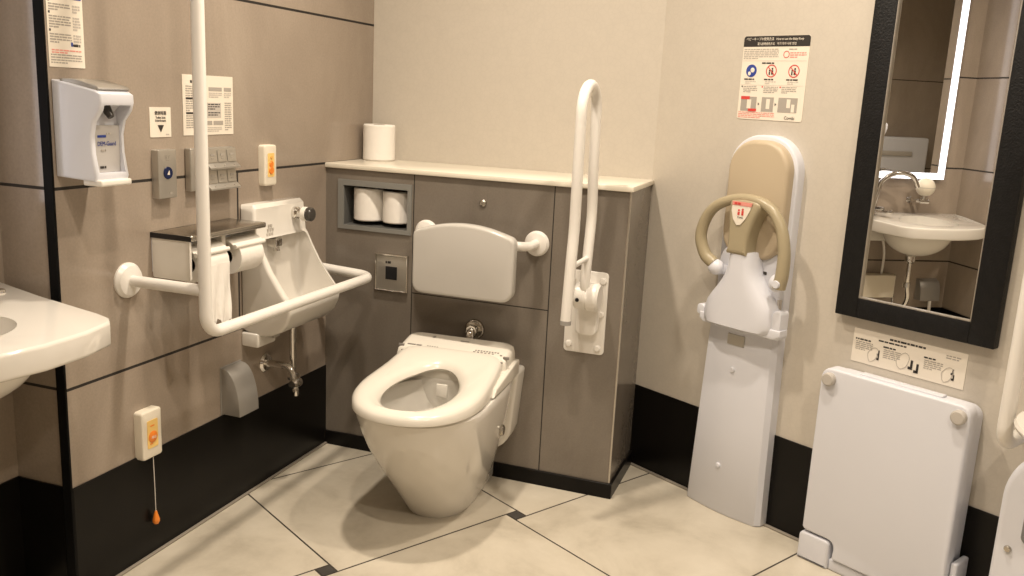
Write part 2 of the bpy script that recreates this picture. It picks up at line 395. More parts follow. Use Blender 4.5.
# ================================================================== LEDGE FRONT
# niche frame
t = thing('recessed_roll_niche', 'grey metal framed square niche in the ledge front holding two toilet rolls', 'niche', (.2, 0, .786))
f = MB(); 
for (x0, x1, z0, z1) in ((.049, .070, .783, .949), (.308, .322, .783, .949), (.070, .308, .783, .797), (.070, .308, .930, .949)):
    f.box(x0 - .2, x1 - .2, -.006, .0, z0 - .786, z1 - .786)
f.build('frame', 'niche', t)
f = MB()
f.box(-.130, .108, .126, .129, .011, .144).box(-.130, -.1285, 0, .128, .011, .144).box(.1065, .108, 0, .128, .011, .144).box(-.130, .108, 0, .128, .011, .0125).box(-.130, .108, 0, .128, .1425, .144)
f.build('lining', simple('dark_niche_lining', (.10, .10, .095), .5), t)
def roll(name, label, loc, r=.053, h=.114, group=None, core=True):
    t = thing(name, label, 'toilet roll', loc, group=group)
    rings = [(.02, .002), (r - .004, 0), (r, .004), (r, h - .004), (r - .004, h), (.02, h - .002)]
    b = MB(); b.lathe(rings + [(.02, h - .03)]); b.build('paper', 'paper', t)
    MB().lathe([(.0205, h - .0015), (.0205, h - .0005), (.0185, h - .0005), (.0185, h - .0298), (0, h - .0298)]).build('core', 'core', t)
    return t
roll('toilet_roll', 'left of the two white toilet rolls standing in the grey niche', (.136, .056, .8126), .053, .110, 'toilet rolls in the niche')
roll('toilet_roll', 'right of the two white toilet rolls standing in the grey niche', (.2435, .058, .8126), .052, .106, 'toilet rolls in the niche')
roll('toilet_roll', 'white toilet roll standing alone on the cream ledge top in the corner', (.067, .245, 1.0), .057, .126)
# flush sensor plate
t = thing('flush_sensor_plate', 'square brushed metal flush sensor plate with black window under the niche', 'sensor', (.256, 0, .65))
MB().prism(rrect(-.056, .056, -.058, .058, .004), -.008, 0, bev=.002).build('plate', 'panel_metal', t)
f = MB()
for (x0, x1, z0, z1) in ((-.060, .060, .058, .064), (-.060, -.056, -.061, .058), (.056, .060, -.061, .058), (-.056, .056, -.061, -.058)): f.box(x0, x1, -.013, 0, z0, z1, bev=.001, seg=1)
f.build('rim', 'chrome', t)
MB().box(-.021, .021, -.0095, -.0075, -.022, .022, m=None).build('sensor_window', 'dark', t)
MB().greek(-.022, .022, .040, 1, .01, .008, 'ink', -.0088).build('printed_marks', None, t)
# small round bolt
t = thing('wall_button', 'small round brass coloured button in the ledge front above the backrest', 'button', (.571, 0, .911))
MB().lathe([(0, .007), (.007, .007), (.011, .004), (.012, 0)], axis='y').build('cap', 'steel', t)
# flush pipe behind toilet
t = thing('flush_pipe', 'round chrome pipe fitting leaving the ledge wall behind the toilet', 'pipe', (.561, 0, .496))
MB().lathe([(0, 0), (.034, 0), (.034, .004), (.030, .010), (.024, .014), (.0, .014)], axis='y').build('flange', 'steel', t)
MB().tube(bend([(0, -.012, 0), (0, -.04, 0), (0, -.045, -.05)], .018), .014).lathe([(0, .026), (.018, .026), (.018, .034), (0, .034)], axis='y').build('pipe', 'chrome', t)

# backrest
t = thing('padded_back_support', 'white padded backrest with arched top on a white bar behind the toilet', 'backrest', (.568, 0, .80))
cx = .0
out = [(-.168, .015)] ; 
top = [(-.168 + .336 * k / 16) for k in range(17)]
arch = []
w = .167
P = []
P += [(-w + .03 + .03 * math.cos(R(a)), -.168 + .03 + .03 * math.sin(R(a))) for a in (180, 205, 230, 250, 270)]
P += [(w - .035 + .035 * math.cos(R(a)), -.168 + .035 + .035 * math.sin(R(a))) for a in (270, 290, 310, 335, 360)]
P += [(w - .022 + .022 * math.cos(R(a)), .012 + .022 * math.sin(R(a))) for a in (0, 25, 50, 68)]
P += [(x, .060 - .026 * (x / .145) ** 2) for x in [.12 - .24 * k / 12 for k in range(13)]]
P += [(-w + .022 + .022 * math.cos(R(a)), .012 + .022 * math.sin(R(a))) for a in (112, 130, 155, 180)]
MB().prism(P, -.155, -.112, bev=.010, both=True, seg=4).build('pad', 'pad', t)
MB().box(-.12, .12, -.112, -.104, -.12, .03, bev=.003).build('pad_plate', 'rail', t)
for sx in (-1, 1):
    MB().lathe([(0, 0), (.040, 0), (.040, .004), (.034, .012), (.02, .016), (0, .016)], axis='y', loc=(sx * .190, 0, 0)).build('flange', 'rail', t)
MB().tube(bend([(-.190, -.01, 0), (-.190, -.088, 0), (.190, -.088, 0), (.190, -.01, 0)], .035), .0145).build('bar', 'rail', t)

# flip-up rail
t = thing('flip_up_rail', 'white flip-up grab rail folded upright beside the toilet on a bolted plate', 'grab rail', (.93, 0, .60))
MB().prism(rrect(-.065, .065, -.13, .132, .012), -.005, 0, bev=.002).build('plate', 'rail', t)
for px, pz in ((-.048, -.105), (.045, -.11), (.048, .0), (.05, .105), (-.048, .105)):
    MB().lathe([(0, .013), (.008, .012), (.011, .008), (.011, .005)], axis='y', loc=(px, 0, pz), seg=16).build('bolt', 'rail', t)
b = MB(); b.prism(rrect(-.025, .045, -.065, .095, (.02, .02, .01, .01)), -.035, -.005, bev=.006); b.build('bracket', 'rail', t)
b = MB(); b.lathe([(0, -.038), (.036, -.038), (.041, -.033), (.041, -.003), (.038, -.001), (.038, .001), (.043, .003), (.043, .030), (.036, .038), (0, .038)], axis='x', loc=(.018, -.062, .065)); b.build('hinge', 'rail', t)
b = MB(); b.lathe([(0, .0), (.006, .0), (.006, .002), (0, .002)], loc=(-.004, -.1035, .060), axis='y', seg=16); b.build('lock_dot', 'dark', t)
x = .012
pth = bez([(x, -.272, .035), (x, -.268, .08), (x, -.255, .20), (x, -.243, .30), (x, -.245, .45), (x, -.245, .59)], 5)
arc = [(x, -.165 - .080 * math.cos(R(a)), +.612 + .075 * math.sin(R(a))) for a in range(0, 181, 12)]
inn = bez([(x, -.085, .59), (x, -.075, .45), (x, -.058, .32), (x, -.070, .22), (x, -.085, .12), (x, -.075, .07)], 5)
MB().tube([*pth, *arc, *inn], .0155).build('rail_tube', 'rail', t)
MB().tube([(x, -.255, .185), (x, -.08, .185)], .008).build('link', 'rail', t)
MB().lathe([(0, 0), (.0158, 0), (.0158, .012), (0, .012)], loc=(x, -.272, .024)).build('end_cap', 'rail_grey', t)

# ================================================================== TOILET
t = thing('toilet', 'white floor-standing toilet with tapering bowl and electronic washlet seat against the ledge', 'toilet', (.551, -.004, 0), R(3.2))
def oval(cx, yf, yb, w, z, n=48, e=2.2, eb=5):
    """front at yf, back at yb, half width w; widest point about 45% back"""
    ym = yf + (yb - yf) * .42; P = []
    for k in range(n):
        a = 2 * PI * k / n; c, s = math.cos(a), math.sin(a)
        ex = e if s < 0 else eb
        X = math.copysign(abs(c) ** (2 / ex), c) * w; Yv = math.copysign(abs(s) ** (2 / ex), s)
        P.append((cx + X, ym + Yv * ((ym - yf) if s < 0 else (yb - ym)), z))
    return P
prof = [(0, -.366, .100), (.01, -.374, .104), (.05, -.402, .117), (.10, -.438, .133), (.15, -.478, .149), (.20, -.517, .163), (.25, -.552, .175), (.30, -.582, .184), (.335, -.600, .189), (.36, -.612, .192), (.378, -.618, .193), (.385, -.612, .189)]
rings = [oval(0, yf, -.03 if z < .14 else -.05, w, z) for z, yf, w in prof]
bowl = MB().loft(rings).build('bowl', 'porcelain', t)
wing = rrect(-.194, .192, .135, .402, (.07, .07, .015, .015))
wing = [(x * (1 - .12 * max(0, (.40 - z) / .27)), z) for x, z in wing]
rear = MB().prism(wing, -.10, -.004, bev=.012, both=True, seg=4)
rear.box(-.10, .10, -.20, -.004, .0, .30, bev=.01)
rear.box(-.17, .17, -.24, -.05, .28, .400, bev=.02)
rear.build('rear_pedestal', 'porcelain', t)
cc = MB(); cc.sphere((0, -.39, .42), (.140, .180, .24), seg=48); cc = cc.build('c', 'white'); cc.parent = t
bpy.context.view_layer.update(); cut(bowl, cc)
MB().lathe([(0, 0), (.088, 0), (.088, .001), (0, .001)], loc=(0, -.39, .235)).build('water', 'water', t)
for sx in (1,):
    MB().lathe([(0, .014), (.014, .014), (.017, .011), (.017, 0)], axis='x', loc=(sx * .172, -.205, .247), seg=24).build('bolt_cap', 'steel', t)
    MB().lathe([(.026, -.03), (.026, .006), (.019, .009), (0, .009)], axis='x', loc=(sx * .166, -.205, .247), seg=24).build('bolt_cap_ring', 'rubber', t)
# seat ring
def zs(y): return .418 + max(0, (y + .62)) * .075 + max(0, y + .30) * .13
def seat_outline(n=72, grow=0, x0=0):
    P = []
    for k in range(n):
        a = 2 * PI * k / n; c, s = math.cos(a), math.sin(a)
        ex = 2.25 if s < 0 else 7
        X = math.copysign(abs(c) ** (2 / ex), c); Yv = math.copysign(abs(s) ** (2 / ex), s)
        y = -.41 + Yv * ((.232 + grow) if s < 0 else (.265 + grow))
        w = .184 - .012 * max(0, min(1, (y + .40) / .16)) ** 1.2
        P.append((X * (w + grow), y))
    return P
def seat_hole(n=72, grow=0):
    P = []
    for k in range(n):
        a = 2 * PI * k / n; c, s = math.cos(a), math.sin(a)
        w = .100 + .012 * (-s if s < 0 else 0)
        P.append((c * (w + grow - (.012 * s if s > 0 else 0)), -.415 + s * ((.165 if s < 0 else .165) + grow)))
    return P
o0, o1, o2 = seat_outline(grow=-.012), seat_outline(grow=0), seat_outline(grow=-.007)
o3, o4 = seat_outline(grow=-.02), seat_outline(grow=-.035)
h4, h3, h2, h1, h0 = seat_hole(grow=.030), seat_hole(grow=.016), seat_hole(grow=.006), seat_hole(), seat_hole(grow=.006)
def lift(P, dz): return [(x, y, zs(y) + dz) for x, y in P]
def flat(P, z): return [(x, y, z) for x, y in P]
rg = [flat(o0, .386), flat(o1, .390), lift(o1, -.014), lift(o2, -.005), lift(o3, 0), lift(o4, .001), lift(h4, -.001), lift(h3, -.005), lift(h2, -.012), lift(h1, -.022), lift(h0, -.030), flat(o0, .386)]
MB().loft(rg, cap=False).build('seat', 'seat', t, ang=50)
# washlet body and deck
b = MB(); b.prism(rrect(-.186, .186, -.235, -.075, (.05, .05, .03, .03)), .388, .428, axis='z', bev=.006, both=True); b.build('washlet_body', 'seat', t)
dk = []
for gz, gr in ((.405, 0), (.465, 0), (.480, -.003), (.487, -.010), (.489, -.02)):
    ring_ = []
    for (x, y) in rrect(-.180 - gr * -1 * -1, .180 + gr, -.185 - gr, -.062 + gr, (.006, .006, .03, .03)):
        tz = gz + (y + .062) * .20 if gz > .41 else gz
        ring_.append((max(-.180 - gr, min(.180 + gr, x)) - .004, y, tz))
    dk.append(ring_)
MB().loft(dk).build('washlet_deck', 'seat', t)
b = MB(); b.box(-.166, .166, -.1895, -.186, .452, .4565); b.build('deck_seam', 'seat_grey', t)
def zdeck(y): return .4895 + (y + .062) * .20
mk = MB()
def dmark(x0, x1, y0, y1):
    mk.box(x0, x1, y0, y1, zdeck((y0 + y1) / 2) - .001, zdeck((y0 + y1) / 2) + .0012)
dmark(-.155, -.128, -.166, -.160); dmark(-.125, -.108, -.166, -.160)
for k in range(9): dmark(.065 + k * .009, .070 + k * .009, -.152, -.147)
for k in range(6): dmark(.062 + k * .012, .069 + k * .012, -.162, -.158)
dmark(.150, .156, -.166, -.160); dmark(.0, .028, -.105, -.101); dmark(-.095, -.087, -.105, -.090)
for k in range(5): dmark(-.09 + k * .008, -.086 + k * .008, -.164, -.160)
mk.build('deck_markings', 'seat_grey', t)
for sx in (-1, 1): MB().box(sx * .172 - .009, sx * .172 + .009, -.176, -.168, .462, .4695).build('hinge_slot', 'seat_grey', t)
# side control block on the right
b = MB(); b.prism([(-.33, .390), (-.31, .412), (-.11, .440), (-.075, .438), (-.075, .390)], .168, .189, axis='x', bev=.005, both=True); b.build('side_panel', 'seat', t)
b = MB(); b.box(-.018, .018, -.262, -.256, .345, .385, bev=.002); b.build('nozzle_cover', 'white_warm', t)

# ================================================================== LEFT WALL
# L-shaped stand-off rail
t = thing('wall_grab_rail', 'long white bent grab rail standing off the left wall around the paper holder', 'grab rail', (0, -.917, .65))
MB().lathe([(0, 0), (.044, 0), (.044, .005), (.037, .014), (.02, .018), (0, .018)], axis='x', loc=(0, 0, .108)).build('flange', 'rail', t)
MB().lathe([(0, 0), (.044, 0), (.044, .005), (.037, .014), (.02, .018), (0, .018)], axis='x', loc=(0, .825, .012)).build('flange', 'rail', t)
MB().lathe([(0, 0), (.044, 0), (.044, .005), (.037, .014), (.02, .018), (0, .018)], axis='x', loc=(0, 0, 1.12)).build('flange', 'rail', t)
RX = .232
MB().tube(bend([(.01, 0, 1.12), (RX - .004, 0, 1.12), (RX, 0, .001), (RX, .825, .001), (.01, .825, .012)], .05), .0152).build('rail_tube', 'rail', t)
MB().tube([(.01, 0, .108), (RX, 0, .108)], .0142).build('support_tube', 'rail', t)

# soap dispenser
t = thing('hand_sanitiser_dispenser', 'white automatic hand sanitiser dispenser with open grey front on the left wall', 'dispenser', (0, -1.062, 1.02), R(90))
pr = [(0, .005), (-.108, 0), (-.112, .01), (-.103, .06), (-.102, .10), (-.110, .130), (-.128, .152), (-.134, .170), (-.133, .187), (-.118, .195), (-.05, .207), (0, .213)]
b = MB().prism(pr, -.050, .048, axis='x', bev=.005, both=True, m=None).build('housing', 'white', t)
c1 = MB().prism([(-.2, .018), (-.094, .018), (-.092, .12), (-.088, .150), (-.105, .168), (-.2, .155)], -.038, .038, axis='x').build('c', 'white'); c1.parent = t
bpy.context.view_layer.update(); cut(b, c1)
MB().box(-.0375, .0375, -.0965, -.0935, .0185, .120).build('front_panel', simple('dispenser_panel', (.46, .44, .42), .5), t)
MB().box(-.046, .044, -.122, -.07, -.010, .004, bev=.004).build('drip_tray', 'white_warm', t)
pr2 = [(-.02, .205), (-.118, .194), (-.125, .199), (-.118, .204), (-.06, .216), (-.02, .216)]
MB().prism(pr2, -.045, .046, axis='x', bev=.002, both=True).build('top_lid', 'panel_metal', t)
MB().tube([(0, -.098, .158), (0, -.112, .138)], [.011, .007]).build('nozzle', 'dark_knob', t)
b = MB(); b.bar(-.026, -.002, .094, .099, 'ink_blue', -.0975).text('DEM-Guard', .0135, 0, .076, 'ink_blue', -.0972, 'CENTER', sx=.8)
b.greek(-.018, .016, .068, 1, .01, .004, 'ink_grey', -.0975).greek(-.022, .018, .032, 1, .01, .005, 'ink', -.0975).greek(-.0, .022, .104, 1, .01, .004, 'ink_lite', -.0975)
b.build('printed_text', None, t)

# signs on the left wall
def sheet(name, label, y0, y1, z0, z1, loc_f=LW, r=.002):
    w, h = y1 - y0, z1 - z0
    F = loc_f((y0 + y1) / 2, z0)
    t = thing(name, label, 'sign', F['loc'], F['rotz'])
    MB().prism(rrect(-w / 2, w / 2, 0, h, r), -.0015, -.0001).build('paper_sheet', 'sign', t)
    return t, w, h
t, w, h = sheet('instruction_sheet', 'tall instruction sheet with blue corner above the hand sanitiser dispenser', -1.113, -1.016, 1.259, 1.425)
b = MB(); b.bar(0, w / 2 - .004, h - .022, h - .004, 'ink_blue')
for z, n_ in ((h - .03, 3), (h - .055, 5), (h - .092, 4)):
    b.bar(-w / 2 + .004, -w / 2 + .008, z, z + .005, 'ink'); b.greek(-w / 2 + .005, .014, z - .004, n_, .0055, .0028, 'ink_grey'); b.greek(.02, w / 2 - .008, z - .004, n_, .006, .004, 'ink_lite')
b.greek(.018, .042, h - .116, 1, .01, .005, 'ink'); b.bar(.012, .017, h - .121, h - .112, 'ink_blue')
b.greek(-w / 2 + .008, w / 2 - .006, h - .129, 2, .005, .0028, 'ink_pink'); b.greek(-w / 2 + .005, w / 2 - .008, h - .139, 4, .0055, .0026, 'ink_grey')
b.build('printed_text', None, t)
t, w, h = sheet('arrow_sign', 'small square white sign with black downward triangle above the flush switch', -.821, -.746, 1.102, 1.176)
b = MB(); b.text('便座除菌', .0105, 0, .056, 'ink', align='CENTER').text('Toilet Seat', .008, 0, .046, 'ink', align='CENTER').text('Disinfectant', .008, 0, .0385, 'ink', align='CENTER')
b.prism([(-.011, .030), (0, .012), (.011, .030)], -.0022, -.0016, m='ink'); b.greek(.018, .034, .008, 1, .01, .003, 'ink_lite'); b.build('printed_text', None, t)
t, w, h = sheet('wide_instruction_sign', 'wide white instruction sign partly behind the upright rail above the flush button panel', -.700, -.494, 1.104, 1.260)
b = MB(); b.greek(-w / 2 + .03, w / 2 - .04, h - .014, 1, .01, .007, 'ink')
b.greek(-w / 2 + .012, -.05, h - .028, 5, .006, .003, 'ink_grey'); b.greek(-w / 2 + .012, -.05, h - .066, 5, .006, .003, 'ink_grey'); b.greek(-w / 2 + .012, -.05, h - .104, 6, .006, .003, 'ink_grey')
b.bar(-w / 2 + .012, -.05, h - .063, h - .058, 'ink'); b.bar(-w / 2 + .012, -.05, h - .101, h - .096, 'ink')
for x0, x1 in ((-.04, -.01), (.0, .055), (.064, .095)): b.bar(x0, x1, h - .040, h - .030, 'ink_grey'); b.greek(x0, x1, h - .044, 3, .005, .003, 'ink_lite')
b.box(-.008, .05, -.0020, -.0016, .045, .085, m='ink_lite'); b.greek(-.004, .046, .082, 3, .006, .003, 'ink'); b.greek(-.004, .046, .060, 2, .006, .003, 'ink')
b.bar(-.008, .012, .026, .037, 'ink_grey'); b.bar(.018, .058, .026, .037, 'ink_grey'); b.greek(-.008, .055, .021, 3, .005, .003, 'ink_lite')
b.greek(.066, .095, .086, 13, .006, .003, 'ink_grey'); b.build('printed_text', None, t)

# flush sensor switch
t = thing('flush_switch', 'upright silver flush switch with a dark blue round touch spot', 'switch', (0, -.787, .95), R(90))
MB().prism(rrect(-.0325, .0325, 0, .122, .003), -.022, 0, bev=.002).build('case', 'panel_metal', t)
MB().lathe([(0, .0245), (.015, .0245), (.016, .022), (.016, .020)], axis='y', loc=(0, 0, .064), seg=28).build('touch_spot', simple('blue_spot', (.012, .02, .07), .2), t)
b = MB(); b.prism([(-.005, .06), (.004, .059), (.002, .071)], -.0253, -.0247, m='sign'); b.text('流す', .011, 0, .100, 'ink_grey', -.0225, 'CENTER').greek(-.006, .008, .097, 1, .01, .0025, 'ink_grey', -.0225).greek(.004, .024, .014, 1, .01, .004, 'ink_grey', -.0225).build('printed_text', None, t)

# button panel: two stepped rows of keys
t = thing('washlet_remote_panel', 'silver washlet remote panel with two stepped rows of three keys', 'control panel', (0, -.612, .955), R(90))
b = MB(); b.box(-.086, .092, -.020, 0, .004, .116, bev=.003); b.build('case', 'panel_metal', t)
for row in range(2):
    z0 = .060 - row * .056
    b = MB(); b.prism([(-.020, z0 + .054), (-.026, z0 + .054), (-.030, z0 + .016), (-.044, z0 + .004), (-.044, z0), (-.020, z0)], -.035, .092, axis='x', bev=.001, both=True, seg=2)
    rowo = b.build('key_row', 'panel_metal', t)
    for k in range(3):
        x0 = -.030 + k * .041
        kk = MB(); kk.prism([(-.0262, z0 + .050), (-.0285, z0 + .050), (-.0322, z0 + .018), (-.0300, z0 + .018)], x0, x0 + .037, axis='x', bev=.0006, both=True, seg=1); ko = kk.build('key', 'panel_metal', rowo)
    ic = MB()
    for k in range(3):
        x0 = -.030 + k * .041
        ic.box(x0 + .010, x0 + .026, -.0312, -.029, z0 + .034, z0 + .040, m='ink_grey').box(x0 + .013, x0 + .023, -.032, -.030, z0 + .026, z0 + .029, m='ink_grey')
        ic.box(x0 + .016, x0 + .020, -.0405, -.036, z0 + .007, z0 + .010, m='ink_grey')
    ic.build('key_marks', None, rowo)

def call_box(label, y, z, h, w, name='call_button', depth=.022):
    t = thing(name, label, 'call button', (0, y, z), R(90))
    MB().prism(rrect(-w / 2, w / 2, 0, h, .008), -depth, 0, bev=.005).build('case', 'off_white', t)
    MB().prism(rrect(-w * .27, w * .27, h * .22, h * .80, .004), -depth - .0012, -depth + .001).build('face_label', 'yellow', t)
    return t
t = call_box('cream emergency call button with orange round push spots beside the ledge end', -.346, .949, .121, .060)
b = MB()
for z, r_, mm in ((.046, .0125, 'orange'), (.064, .0105, 'orange'), (.085, .005, 'orange_lite')): b.lathe([(0, .026), (r_ * .8, .026), (r_, .023), (r_, .020)], axis='y', loc=(0, 0, z), seg=24, m=mm)
b.build('push_spot', None, t)
t = call_box('low cream emergency call box with orange button and hanging pull cord', -.880, .283, .130, .070, name='pull_cord_alarm', depth=.026)
b = MB(); b.lathe([(0, .031), (.010, .031), (.0155, .028), (.016, .024)], axis='y', loc=(0, 0, .058), seg=28, m='orange'); b.build('push_button', None, t)
b = MB(); b.text('呼出', .009, 0, .0545, 'sign', -.0312, 'CENTER'); b.greek(-.008, .008, .090, 1, .01, .003, 'orange', -.0278).greek(-.011, .011, .042, 1, .01, .0028, 'orange', -.0278).build('printed_text', None, t)
MB().tube(bez([(.010, -.016, .002), (.0105, -.017, -.08), (.011, -.017, -.16)], 4), .0011, seg=8).build('pull_cord', 'cord', t)
MB().lathe([(0, .0), (.003, 0), (.005, -.008), (.0095, -.024), (.0095, -.030), (.006, -.036), (0, -.037)], loc=(.011, -.017, -.157), seg=20).build('pull_knob', 'orange', t)

# paper holder
t = thing('toilet_paper_holder', 'double toilet paper holder with a metal shelf top and white side panel', 'paper holder', (0, -.6725, .745), R(90))
MB().prism(rrect(-.160, .160, -.125, 0, (.012, .012, .001, .001)), .108, .122, axis='z', bev=.003, both=True).build('shelf_top', 'steel', t)
MB().box(-.161, -.1585, -.124, 0, .1085, .1215).build('shelf_end', 'dark', t)
MB().box(-.157, .157, -.006, 0, .02, .108).build('back_plate', 'white', t)
MB().prism(rrect(-.118, -.002, .006, .110, .006), -.158, -.150, axis='x', bev=.001, both=True).build('side_panel', 'white_warm', t)
MB().box(.150, .157, -.09, 0, .03, .108, bev=.001).build('end_panel', 'white_warm', t)
MB().box(-.008, .008, -.10, 0, .035, .108, bev=.003).build('divider', 'white_warm', t)
for i, x0 in enumerate((-.145, .012)):
    x1 = x0 + .130
    F = MB(); pts = [( -.085 - .052 * math.cos(R(a)), .040 + .050 * math.sin(R(a))) for a in range(40, 97, 11)]
    outer = pts; inner = [(y * 1 + .0, z - .004) for y, z in pts][::-1]
    F.prism(outer + inner, x0, x1, axis='x', bev=.001, both=True, seg=1)
    F.tube([(x0, -.125, .072), (x1, -.125, .072)], .006)
    F.build('cover_flap', 'white_warm', t)
    MB().tube([(x0 - .004, -.085, .040), (x1 + .002, -.085, .040)], .008).build('spindle', 'white_warm', t)
def holder_roll(label, y, r, tail):
    t = thing('mounted_toilet_roll', label, 'toilet roll', (.085, y, .785), R(90), 'toilet rolls in the wall holder')
    b = MB(); hw = .050
    b.lathe([(.019, -hw), (r, -hw), (r, hw), (.019, hw), (.019, -hw)], axis='x', seg=44)
    b.build('paper', 'paper', t)
    MB().lathe([(.0192, -hw - .0004), (.0192, hw + .0004), (.0165, hw + .0004), (.0165, -hw - .0004), (.0192, -hw - .0004)], axis='x', seg=24).build('core', 'core', t)
    if tail:
        rows = []
        nz_ = 16; nx_ = 22
        for i in range(nz_ + 1):
            z = .0 - i * (tail / nz_); row = []
            for k in range(nx_ + 1):
                u = -1 + 2 * k / nx_; zz = z
                fold = .006 * math.sin(u * 7 + i * .3) * (i / nz_) + .003 * math.sin(u * 15) * (i / nz_)
                wsc = 1 - .22 * (i / nz_) ** 1.5
                if i == nz_: zz += .010 * math.sin(k * 1.7) - .012 * abs(u)
                row.append((.006 * (i / nz_) + u * hw * wsc, -r - .0012 + fold - .004 * i / nz_, zz))
            rows.append(row)
        back = [[(x, y + .001, z) for x, y, z in r_[::-1]] for r_ in rows]
        MB().loft([a + c for a, c in zip(rows, back)]).build('hanging_sheet', 'paper', t, ang=80)
    return t
holder_roll('toilet roll in the holder with a torn length of paper hanging down', -.744, .047, .150)
holder_roll('toilet roll in the right bay of the holder beside the hand basin', -.594, .049, 0)

# small hand basin
t = thing('hand_wash_basin', 'small white wall-hung hand wash basin with a tall splash back next to the paper holder', 'basin', (0, -.332, .50), R(90))
side = [(0, .422), (-.040, .424), (-.052, .412), (-.056, .31), (-.064, .296), (-.080, .262), (-.105, .215), (-.140, .165), (-.168, .130), (-.176, .115), (-.172, .09), (-.160, .062), (-.135, .035), (-.10, .018), (-.05, .010), (0, .028)]
def sx_w(z, y):
    return .152 - .010 * max(0, (z - .3) / .1)
b = MB(); b.prism(side, -.148, .148, axis='x', bev=.010, both=True, seg=4); bs = b.build('basin', 'porcelain', t)
ci = MB(); ci.prism([(-.030, .302), (-.026, .15), (-.036, .075), (-.075, .045), (-.125, .060), (-.158, .110), (-.30, .20), (-.30, .302)], -.130, .130, axis='x', bev=.018, both=True, seg=4); ci = ci.build('c', 'white'); ci.parent = t
# round the top corners with two cutters
bpy.context.view_layer.update(); cut(bs, ci)
for v in bs.data.vertices:
    if v.co.z > .30 and abs(v.co.x) > .10:
        k = (v.co.z - .30) / .10; v.co.z -= .018 * max(0, (abs(v.co.x) - .115) / .033) ** 2 * k; v.co.x *= 1 - .05 * k
    if v.co.z < .12: v.co.x *= 1 - .10 * (.12 - v.co.z) / .12
    if v.co.x > .04: v.co.x = .04 + (v.co.x - .04) * (.80 + .10 * max(0, min(1, (.30 - v.co.z) / .2)))
    if v.co.z > .30: v.co.z -= .010 * min(1, (v.co.z - .30) / .1)
MB().box(-.050, -.014, -.062, -.028, .268, .296, bev=.004).tube([(-.032, -.05, .27), (-.032, -.052, .256)], .010).build('spout', 'chrome', t)
kn = MB(); kn.lathe([(0, .050), (.020, .050), (.020, .064), (.014, .070), (.014, .086)], axis='y', loc=(.062, 0, .362), seg=24); kn.build('valve_collar', 'chrome', t)
MB().lathe([(0, .080), (.017, .080), (.022, .086), (.022, .098), (.017, .102), (0, .102)], axis='y', loc=(.062, 0, .362), seg=24).build('tap_knob', 'white_warm', t)
MB().lathe([(0, .101), (.0215, .101), (.0215, .114), (.018, .118), (0, .118)], axis='y', loc=(.062, 0, .362), seg=12).build('tap_knob_cap', 'dark_knob', t)
mk = MB()
for zz, xs in ((.322, (-.085, -.072, -.060)), (.308, (-.088, -.076, -.064)), (.334, (-.080, -.068))):
    for xx in xs: mk.box(xx, xx + .007, -.0575, -.0555, zz, zz + .008)
mk.build('printed_marks', 'ink_lite', t)
MB().box(-.140, -.05, -.06, -.0, -.022, .022, bev=.006).build('underside_bracket', 'porcelain', t)
MB().box(-.115, -.085, -.098, -.07, .010, .016).build('side_mark', 'ink_grey', t)

# waste pipe below
t = thing('waste_pipe_and_valve', 'chrome angled pipe and stop valve beneath the small hand basin', 'pipe', (0, -.345, .40), R(90))
MB().lathe([(0, 0), (.030, 0), (.030, .003), (.024, .010), (.013, .012), (0, .012)], axis='y', loc=(-.010, 0, -.005)).build('flange', 'chrome', t)
MB().tube(bend([(-.010, -.01, -.005), (-.010, -.095, -.005), (-.010, -.110, -.06)], .03), .0115).build('elbow_pipe', 'chrome', t)
MB().tube([(.030, -.075, .112), (.030, -.075, -.045)], .0105).build('drop_pipe', 'chrome', t)
b = MB(); b.lathe([(0, .02), (.014, .02), (.016, .012), (.016, -.012), (.012, -.02), (0, -.02)], axis='x', loc=(-.012, -.112, -.055), seg=20).lathe([(0, 0), (.009, 0), (.010, .02), (.006, .03), (0, .03)], loc=(-.010, -.112, -.095), seg=16)
b.lathe([(0, .018), (.013, .018), (.015, .01), (.015, -.01), (0, -.016)], axis='y', loc=(.030, -.075, -.050), seg=20); b.tube([(.030, -.08, -.055), (-.01, -.11, -.07)], .010); b.build('stop_valve', 'chrome', t)

# curved grey cover
def quarter_cover(label, loc, rotz, s=1.0, w=.115, hose=False):
    t = thing('drain_hood', label, 'cover', loc, rotz)
    h = .138 * s; d = .066 * s
    pts = [(0, 0), (0, h)] + [(-d * math.sin(R(a)) , h * (.0 + 1.0 * math.cos(R(a)))) for a in range(12, 91, 13)]
    pts = [(0, 0), (0, h), (-.012, h)] + [(-.012 - (d - .012) * math.sin(R(a)), h * math.cos(R(a))) for a in range(10, 91, 10)] 
    MB().prism(pts, -w / 2, w / 2, axis='x', bev=.002, both=True, seg=2).build('hood', 'green_grey', t)
    MB().box(-w / 2 - .002, w / 2 + .002, -.004, 0, -.003, h + .004, bev=.001, seg=1).build('back_plate', 'green_grey', t)
    if hose: MB().tube(bez([(0, -.05, 0), (.0, -.055, -.06), (-.01, -.045, -.14)], 6), .008).build('hose', 'rail', t)
    return t
quarter_cover('grey metal quarter-round hood low on the left wall near the skirting', (0, -.527, .296), R(90), w=.092)

# ================================================================== RECESS: washbasin etc
t = thing('washbasin', 'wide white corner-cut washbasin jutting from the recess at the left edge', 'basin', (WREC, -1.415, .70), R(90))
